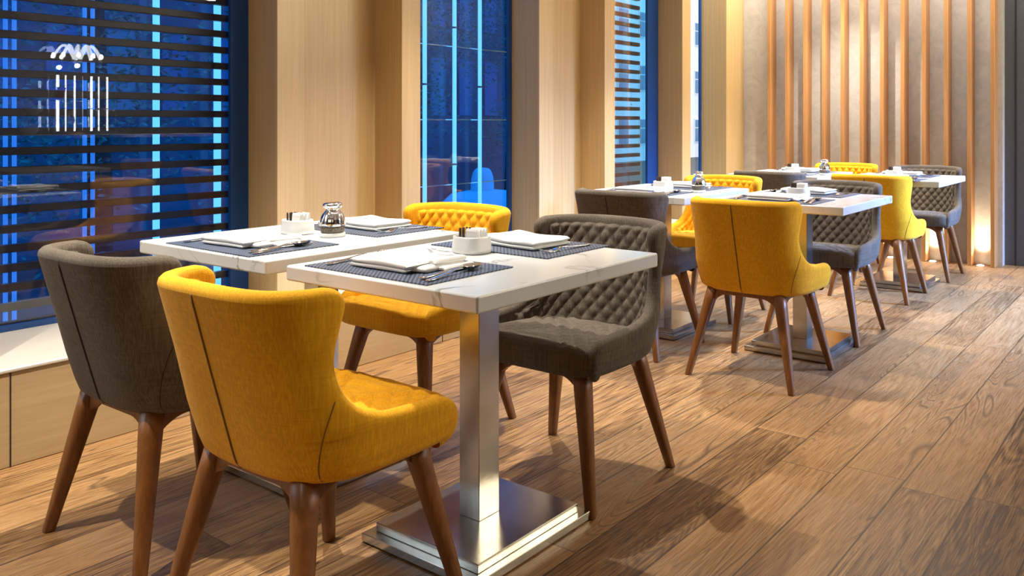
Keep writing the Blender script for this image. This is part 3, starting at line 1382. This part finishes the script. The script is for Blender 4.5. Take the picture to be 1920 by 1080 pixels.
CAD = {'1R': (1.612, 1.690), '1L': (1.575, 2.455), '2R': (3.70, 1.625), '2L': (3.715, 2.425), '3R': (5.42, 1.690), '3L': (5.43, 2.43)}
for key, (cu, cv) in CAD.items():
    T = TN[key]
    inst('caddy', caddy_mesh, 'sugar_caddy', M['ceramic'], (cu, cv, TZ), R(-4), 'white ceramic sugar caddy full of packets on the ' + T, 'caddy', 'white sugar caddies')
    rn = random.Random(ord(key[0]) * 7 + ord(key[1]))
    for k in range(4):
        o = inst('packet', packet_mesh, 'sugar_packet', M['paper'], (cu - .016 + k * .0105, cv - .020, TZ + .011), R(rn.uniform(-5, 5)),
                 'white sugar packet standing in the caddy on the ' + T, 'sugar packet', 'white packets on the ' + T, False)
        o.rotation_euler.y = R(rn.uniform(-4, 4))
    for k in range(6):
        o = inst('stick', stick_mesh, 'sugar_stick', M['paper_dark'], (cu - .016 + (k % 3) * .013 + rn.uniform(-.001, .001), cv + .016 + (k // 3) * .0125, TZ + .0105), R(rn.uniform(-8, 8)),
                 'dark brown sugar stick standing in the caddy on the ' + T, 'sugar stick', 'dark sugar sticks on the ' + T, True)


def make_shaker():
    root = empty('pepper_shaker')
    MB().lathe([(.034, 0), (.0365, .003), (.0365, .012), (.034, .015), (.0, .015)], 36, cap=False).build('stone_base', M['marble'], root, smooth=True)
    MB().lathe([(.0, .0155), (.030, .0155), (.033, .018), (.0345, .030), (.0345, .040), (.0, .040)], 36, cap=False).build('peppercorns', M['pepper'], root, smooth=True)
    # fluted chrome dome
    mb = MB()
    n = 48
    rows = []
    for r, z in ((.0358, .039), (.0362, .042), (.0355, .052), (.033, .066), (.028, .079), (.0215, .089), (.0175, .094), (.017, .098)):
        rows.append([((r + .0011 * math.cos(12 * 2 * PI * j / n)) * math.cos(2 * PI * j / n), (r + .0011 * math.cos(12 * 2 * PI * j / n)) * math.sin(2 * PI * j / n), z) for j in range(n)])
    mb.grid(rows, closed_v=True)
    mb.build('dome', M['chrome'], root, smooth=True)
    MB().lathe([(.0168, .097), (.021, .100), (.0262, .105), (.0278, .111), (.0262, .117), (.020, .121), (.010, .1225), (.0, .1228)], 36, cap=False).build('cap', M['chrome'], root, smooth=True)
    return root


sh0 = make_shaker()
for i, (key, (u, v)) in enumerate({'1L': (1.597, 2.300), '2L': (3.665, 2.170), '3L': (5.38, 2.165)}.items()):
    o = sh0 if i == 0 else copy_tree(sh0)
    o.location = (u, v, TZ)
    o.scale = (1.06, 1.06, .9)
    tag(o, 'chrome topped pepper shaker on the ' + TN[key], 'shaker', 'pepper shakers')

# ------------------------------------------------------------------ room side seen as reflections in the left window
VB = -2.0
bc = empty('buffet_counter', (3.7, VB - 0.1, 0))
tag(bc, 'dark buffet counter reflected in the left window', 'counter')
MB().box(-1.6, 1.6, -.30, .30, .0, .96).build('body', M['darkwood'], bc)
MB().box(-1.65, 1.65, -.34, .34, .961, 1.0).build('worktop', M['chrome'], bc, bevel=.004, seg=1)
M['arm_glow'] = emit('arm_painted_glow', (0.95, 0.97, 1.0), 6.0)  # bulb light on the arms put in as emission
M['acrylic'] = thin_glass('clear_acrylic', (0.92, 0.96, 1.0), 0.12)
M['red'] = plain('red_glass', (0.55, 0.03, 0.04), 0.2)
M['flower'] = plain('white_petal', (0.82, 0.80, 0.72), 0.7)
M['leaf'] = plain('leaf_green', (0.05, 0.15, 0.04), 0.6)


def stand(u, lab, shelves):
    r = empty('display_stand', (u, VB, 1.0))
    tag(r, lab, 'display stand', 'lit display stands on the buffet')
    MB().box(-.14, .14, -.10, .10, 0, .02).build('base', M['chrome'], r)
    for sx in (-.125, .125):
        for sy in (-.085, .085):
            MB().lathe([(.008, .02), (.008, .62)], 8, (sx, sy)).build('post', M['chrome'], r)
    for z in shelves:
        MB().box(-.13, .13, -.09, .09, z, z + .012).build('shelf', M['acrylic'], r)
    MB().box(-.14, .14, -.10, .10, .62, .64).build('top', M['chrome'], r)
    for sx, rr in ((-.05, .013), (.02, .006), (.10, .008)):
        MB().lathe([(rr, .03), (rr, .60)], 10, (sx, -.06)).build('light_rod', M['litwhite'], r, smooth=True)
    return r


stand(3.60, 'lit display stand reflected left of the other on the buffet', (.10, .33))
stand(3.90, 'lit display stand reflected right of the other on the buffet', (.08, .24))
o = MB().lathe([(.0, 0), (.035, 0), (.050, .13), (.046, .13), (.032, .01), (.0, .01)], 24, cap=False).build('glass_jar', M['red'], None, smooth=True, loc=(3.535, VB + .03, 1.3421))
tag(o, 'red jar on the reflected left display stand', 'jar')
o = MB().lathe([(.0, 0), (.028, .0), (.034, .03), (.022, .08), (.012, .105), (.018, .13)], 20, cap=False).build('carafe', M['ceramic'], None, smooth=True, loc=(3.63, VB + .04, 1.1121))
tag(o, 'white carafe on the reflected left display stand', 'carafe')
o = MB().lathe([(.0, 0), (.05, 0), (.09, .012), (.088, .014), (.0, .006)], 24, cap=False).build('plate', M['ceramic'], None, smooth=True, loc=(3.90, VB, 1.2521))
tag(o, 'white plate on the reflected right display stand', 'plate')
va = empty('flower_vase', (3.27, VB + .05, 1.0))
tag(va, 'white flowers in a pale vase reflected in the left window', 'flower vase')
MB().lathe([(.0, 0), (.05, 0), (.078, .04), (.07, .085), (.05, .10)], 24, cap=False).build('vase', M['ceramic'], va, smooth=True)
rn = random.Random(4)
for k in range(9):
    mb = MB()
    c = (rn.uniform(-.11, .11), rn.uniform(-.05, .05), .17 + rn.uniform(-.03, .14))
    for q in range(14):
        a = rn.uniform(0, 2 * PI)
        b = rn.uniform(-.5, 1.2)
        d = Vector((math.cos(a) * math.cos(b), math.sin(a) * math.cos(b), math.sin(b))) * .03
        x = Vector((-math.sin(a), math.cos(a), 0)) * .024
        y = d.cross(x).normalized() * .024
        p = Vector(c) + d
        mb.add([p - x - y, p + x - y, p + x + y * .6 + d * .3, p - x + y * .6 + d * .3], [(0, 1, 2, 3)])
    mb.build('bloom', M['flower'], va, smooth=True)
mb = MB()
for q in range(40):
    a = rn.uniform(0, 2 * PI)
    p = Vector((math.cos(a) * .08, math.sin(a) * .05, .12 + rn.uniform(-.02, .06)))
    d = Vector((math.cos(a), math.sin(a), rn.uniform(0, .8))) * .05
    x = Vector((-math.sin(a), math.cos(a), 0)) * .016
    mb.add([p, p + d * .5 + x, p + d, p + d * .5 - x], [(0, 1, 2, 3)])
mb.build('leaves', M['leaf'], va)

chn = empty('chandelier', (3.70, VB, 1.70))
tag(chn, 'glowing crystal chandelier reflected in the left window', 'chandelier')
MB().lathe([(.008, .12), (.008, CEIL - 1.72)], 8).build('stem', M['chrome'], chn)
MB().lathe([(.0, .0), (.03, .02), (.05, .06), (.03, .10), (.022, .16), (.035, .20), (.012, .23)], 16, cap=False).build('body', M['acrylic'], chn, smooth=True)
for k in range(10):
    a = 2 * PI * k / 10
    ca, sa = math.cos(a), math.sin(a)
    pts = []
    for t in np.linspace(0, 1, 12):
        r = .03 + .18 * t
        z = .07 + .16 * math.sin(PI * t * .95) * (1 - .2 * t) - .02 * t
        pts.append((r * ca, r * sa, z))
    ar = MB().tube(pts, .011, 6).build('arm', M['arm_glow'], chn, smooth=True)
    MB().lathe([(.0, 0), (.014, .006), (.017, .025), (.010, .045), (.0, .055)], 10, (pts[-1][0], pts[-1][1]), cap=False).build('bulb', M['bulb'], ar, smooth=True, loc=(0, 0, pts[-1][2]))
    cr = MB()
    for q in range(3):
        z0 = pts[-1][2] - .02 - q * .028
        cr.lathe([(.0, z0 - .014), (.007, z0), (.0, z0 + .010)], 6, (pts[-1][0], pts[-1][1]), cap=False)
    cr.build('crystal', M['chrome'], ar)
lamp('chandelier_lamp', 'POINT', (3.70, VB, 1.70), 22, (1, .95, .88), shadow_soft_size=.02)

o = copy_tree(t0)
o.location = (2.75, -.15, 0)
tag(o, 'marble table reflected in the left window, with a mustard chair behind', 'table', 'marble dining tables')
place_chair('y', 3.36, -.28, PI, 'mustard chair reflected in the left window')

# ------------------------------------------------------------------ outside
M['asphalt'] = plain('asphalt', (0.05, 0.055, 0.06), 0.8, 0, .3, 5)
M['darkfac'] = plain('dark_stone', (0.075, 0.115, 0.155), 0.7, 0, .5, .6)
M['palefac'] = plain('pale_render', (0.80, 0.74, 0.78), 0.8, 0, .03, 1)
M['winglass'] = plain('far_window_glass', (0.05, 0.15, 0.28), 0.15)
M['litwin'] = emit('far_lit_window', (0.45, 0.75, 1.0), 0.4)
M['foliage'] = plain('foliage', (0.09, 0.26, 0.19), 0.7, 0, .6, 4)
M['bark'] = plain('bark', (0.05, 0.04, 0.035), 0.9)
M['palecar'] = plain('pale_cover', (0.80, 0.84, 0.88), 0.4)
gr = MB().box(-60, 120, 4.0, 90, -1.1, -1.0).build('ground', M['asphalt'])
tag(gr, 'dark street outside the windows', 'street', kind='structure')
gr2 = MB().box(-5, 60, -40, -3.1, -.3, -.1).build('ground', M['asphalt'])
tag(gr2, 'dark pavement outside the glazed side door', 'pavement', kind='structure')

db = empty('office_building', (2.0, 15, -1))
tag(db, 'dark building across the street behind the left louvres', 'building')
MB().box(-30, 16, 0, 6, 0, 6.6).build('wall', M['darkfac'], db)
for i in range(26):
    u = -6 + i * .85
    for k in range(2):
        z = 2.3 + k * 2.1
        lit = (i * 7 + k * 3) % 4 == 0
        w = MB().box(u, u + .42, -.06, -.005, z, z + 1.35).build('window', M['litwin'] if lit else M['winglass'], db)

pb = empty('apartment_building', (30, 26, -1))
tag(pb, 'pale apartment building seen through the thin clear window and far louvres', 'building')
MB().box(-6, 40, 0, 10, 0, 19).build('wall', M['palefac'], pb)
for k in range(6):
    for i in range(16):
        u = -3 + i * 2.0 + .35
        z = .9 + k * 3.0
        f = MB().box(u, u + 1.0, -.05, -.003, z, z + 1.5).build('window', M['ceramic'], pb)
        MB().box(u + .08, u + .92, -.08, -.051, z + .08, z + .9).build('pane', M['winglass'], f)
        MB().box(u + .08, u + .92, -.08, -.051, z + .97, z + 1.42).build('pane', M['winglass'], f)


def tree(u, v, zb, zt, r, seed, label):
    rn = random.Random(seed)
    root = empty('street_tree', (u, v, -1.0))
    tag(root, label, 'tree')
    MB().tube([(0, 0, 0), (.05, 0, zb), (0, .1, zt - .5)], [.14, .10, .04], 8).build('trunk', M['bark'], root, smooth=True)
    mb = MB()
    cl = [Vector((rn.gauss(0, r * .5), rn.gauss(0, r * .4), rn.uniform(zb, zt))) for _ in range(34)]
    for c in cl:
        for q in range(190):
            p = c + Vector((rn.gauss(0, .30), rn.gauss(0, .30), rn.gauss(0, .26)))
            a = Vector((rn.gauss(0, 1), rn.gauss(0, 1), rn.gauss(0, .6))).normalized()
            b = a.cross(Vector((rn.gauss(0, 1), rn.gauss(0, 1), rn.gauss(0, 1)))).normalized()
            mb.add([p, p + a * .035 + b * .016, p + a * .075, p + a * .035 - b * .016], [(0, 1, 2, 3)])
    mb.build('foliage', M['foliage'], root)
    return root


tree(8.6, 10.2, 2.2, 5.4, .9, 1, 'leafy street tree seen through the tall narrow window')
tree(3.3, 8.2, 1.4, 5.5, 1.1, 2, 'leafy street tree behind the left louvres')
tree(12.4, 11.9, 1.7, 6.0, 1.1, 3, 'leafy street tree far behind the tall narrow window')

# pale rounded vehicle under the tall window
vh = empty('parked_scooter', (6.21, 6.35, -1.0))
vh.scale = (1.15, 1.1, 1.05)
tag(vh, 'pale rounded covered scooter parked outside the tall narrow window', 'scooter')
mb = MB()
rows = []
for z, w, d in ((.0, .52, .30), (.5, .56, .34), (1.0, .50, .32), (1.2, .42, .28), (1.31, .30, .20), (1.33, .16, .12)):
    rows.append([(w * math.copysign(abs(math.cos(a)) ** .7, math.cos(a)), d * math.copysign(abs(math.sin(a)) ** .7, math.sin(a)), z) for a in np.linspace(0, 2 * PI, 40, endpoint=False)])
mb.grid(rows, closed_v=True)
mb.add(rows[-1], [tuple(range(40))])
mb.build('cover', M['palecar'], vh, smooth=True)
rows = []
for t in np.linspace(0, PI / 2, 8):
    rows.append([(.115 * max(.001, math.cos(t)) ** .5 * math.cos(a), .10 * max(.001, math.cos(t)) ** .5 * math.sin(a), 1.36 + .20 * math.sin(t)) for a in np.linspace(0, 2 * PI, 24, endpoint=False)])
mb = MB()
mb.grid([[(.115 * math.cos(a), .10 * math.sin(a), 1.20) for a in np.linspace(0, 2 * PI, 24, endpoint=False)]] + rows, closed_v=True)
mb.build('windscreen', M['palecar'], vh, smooth=True)
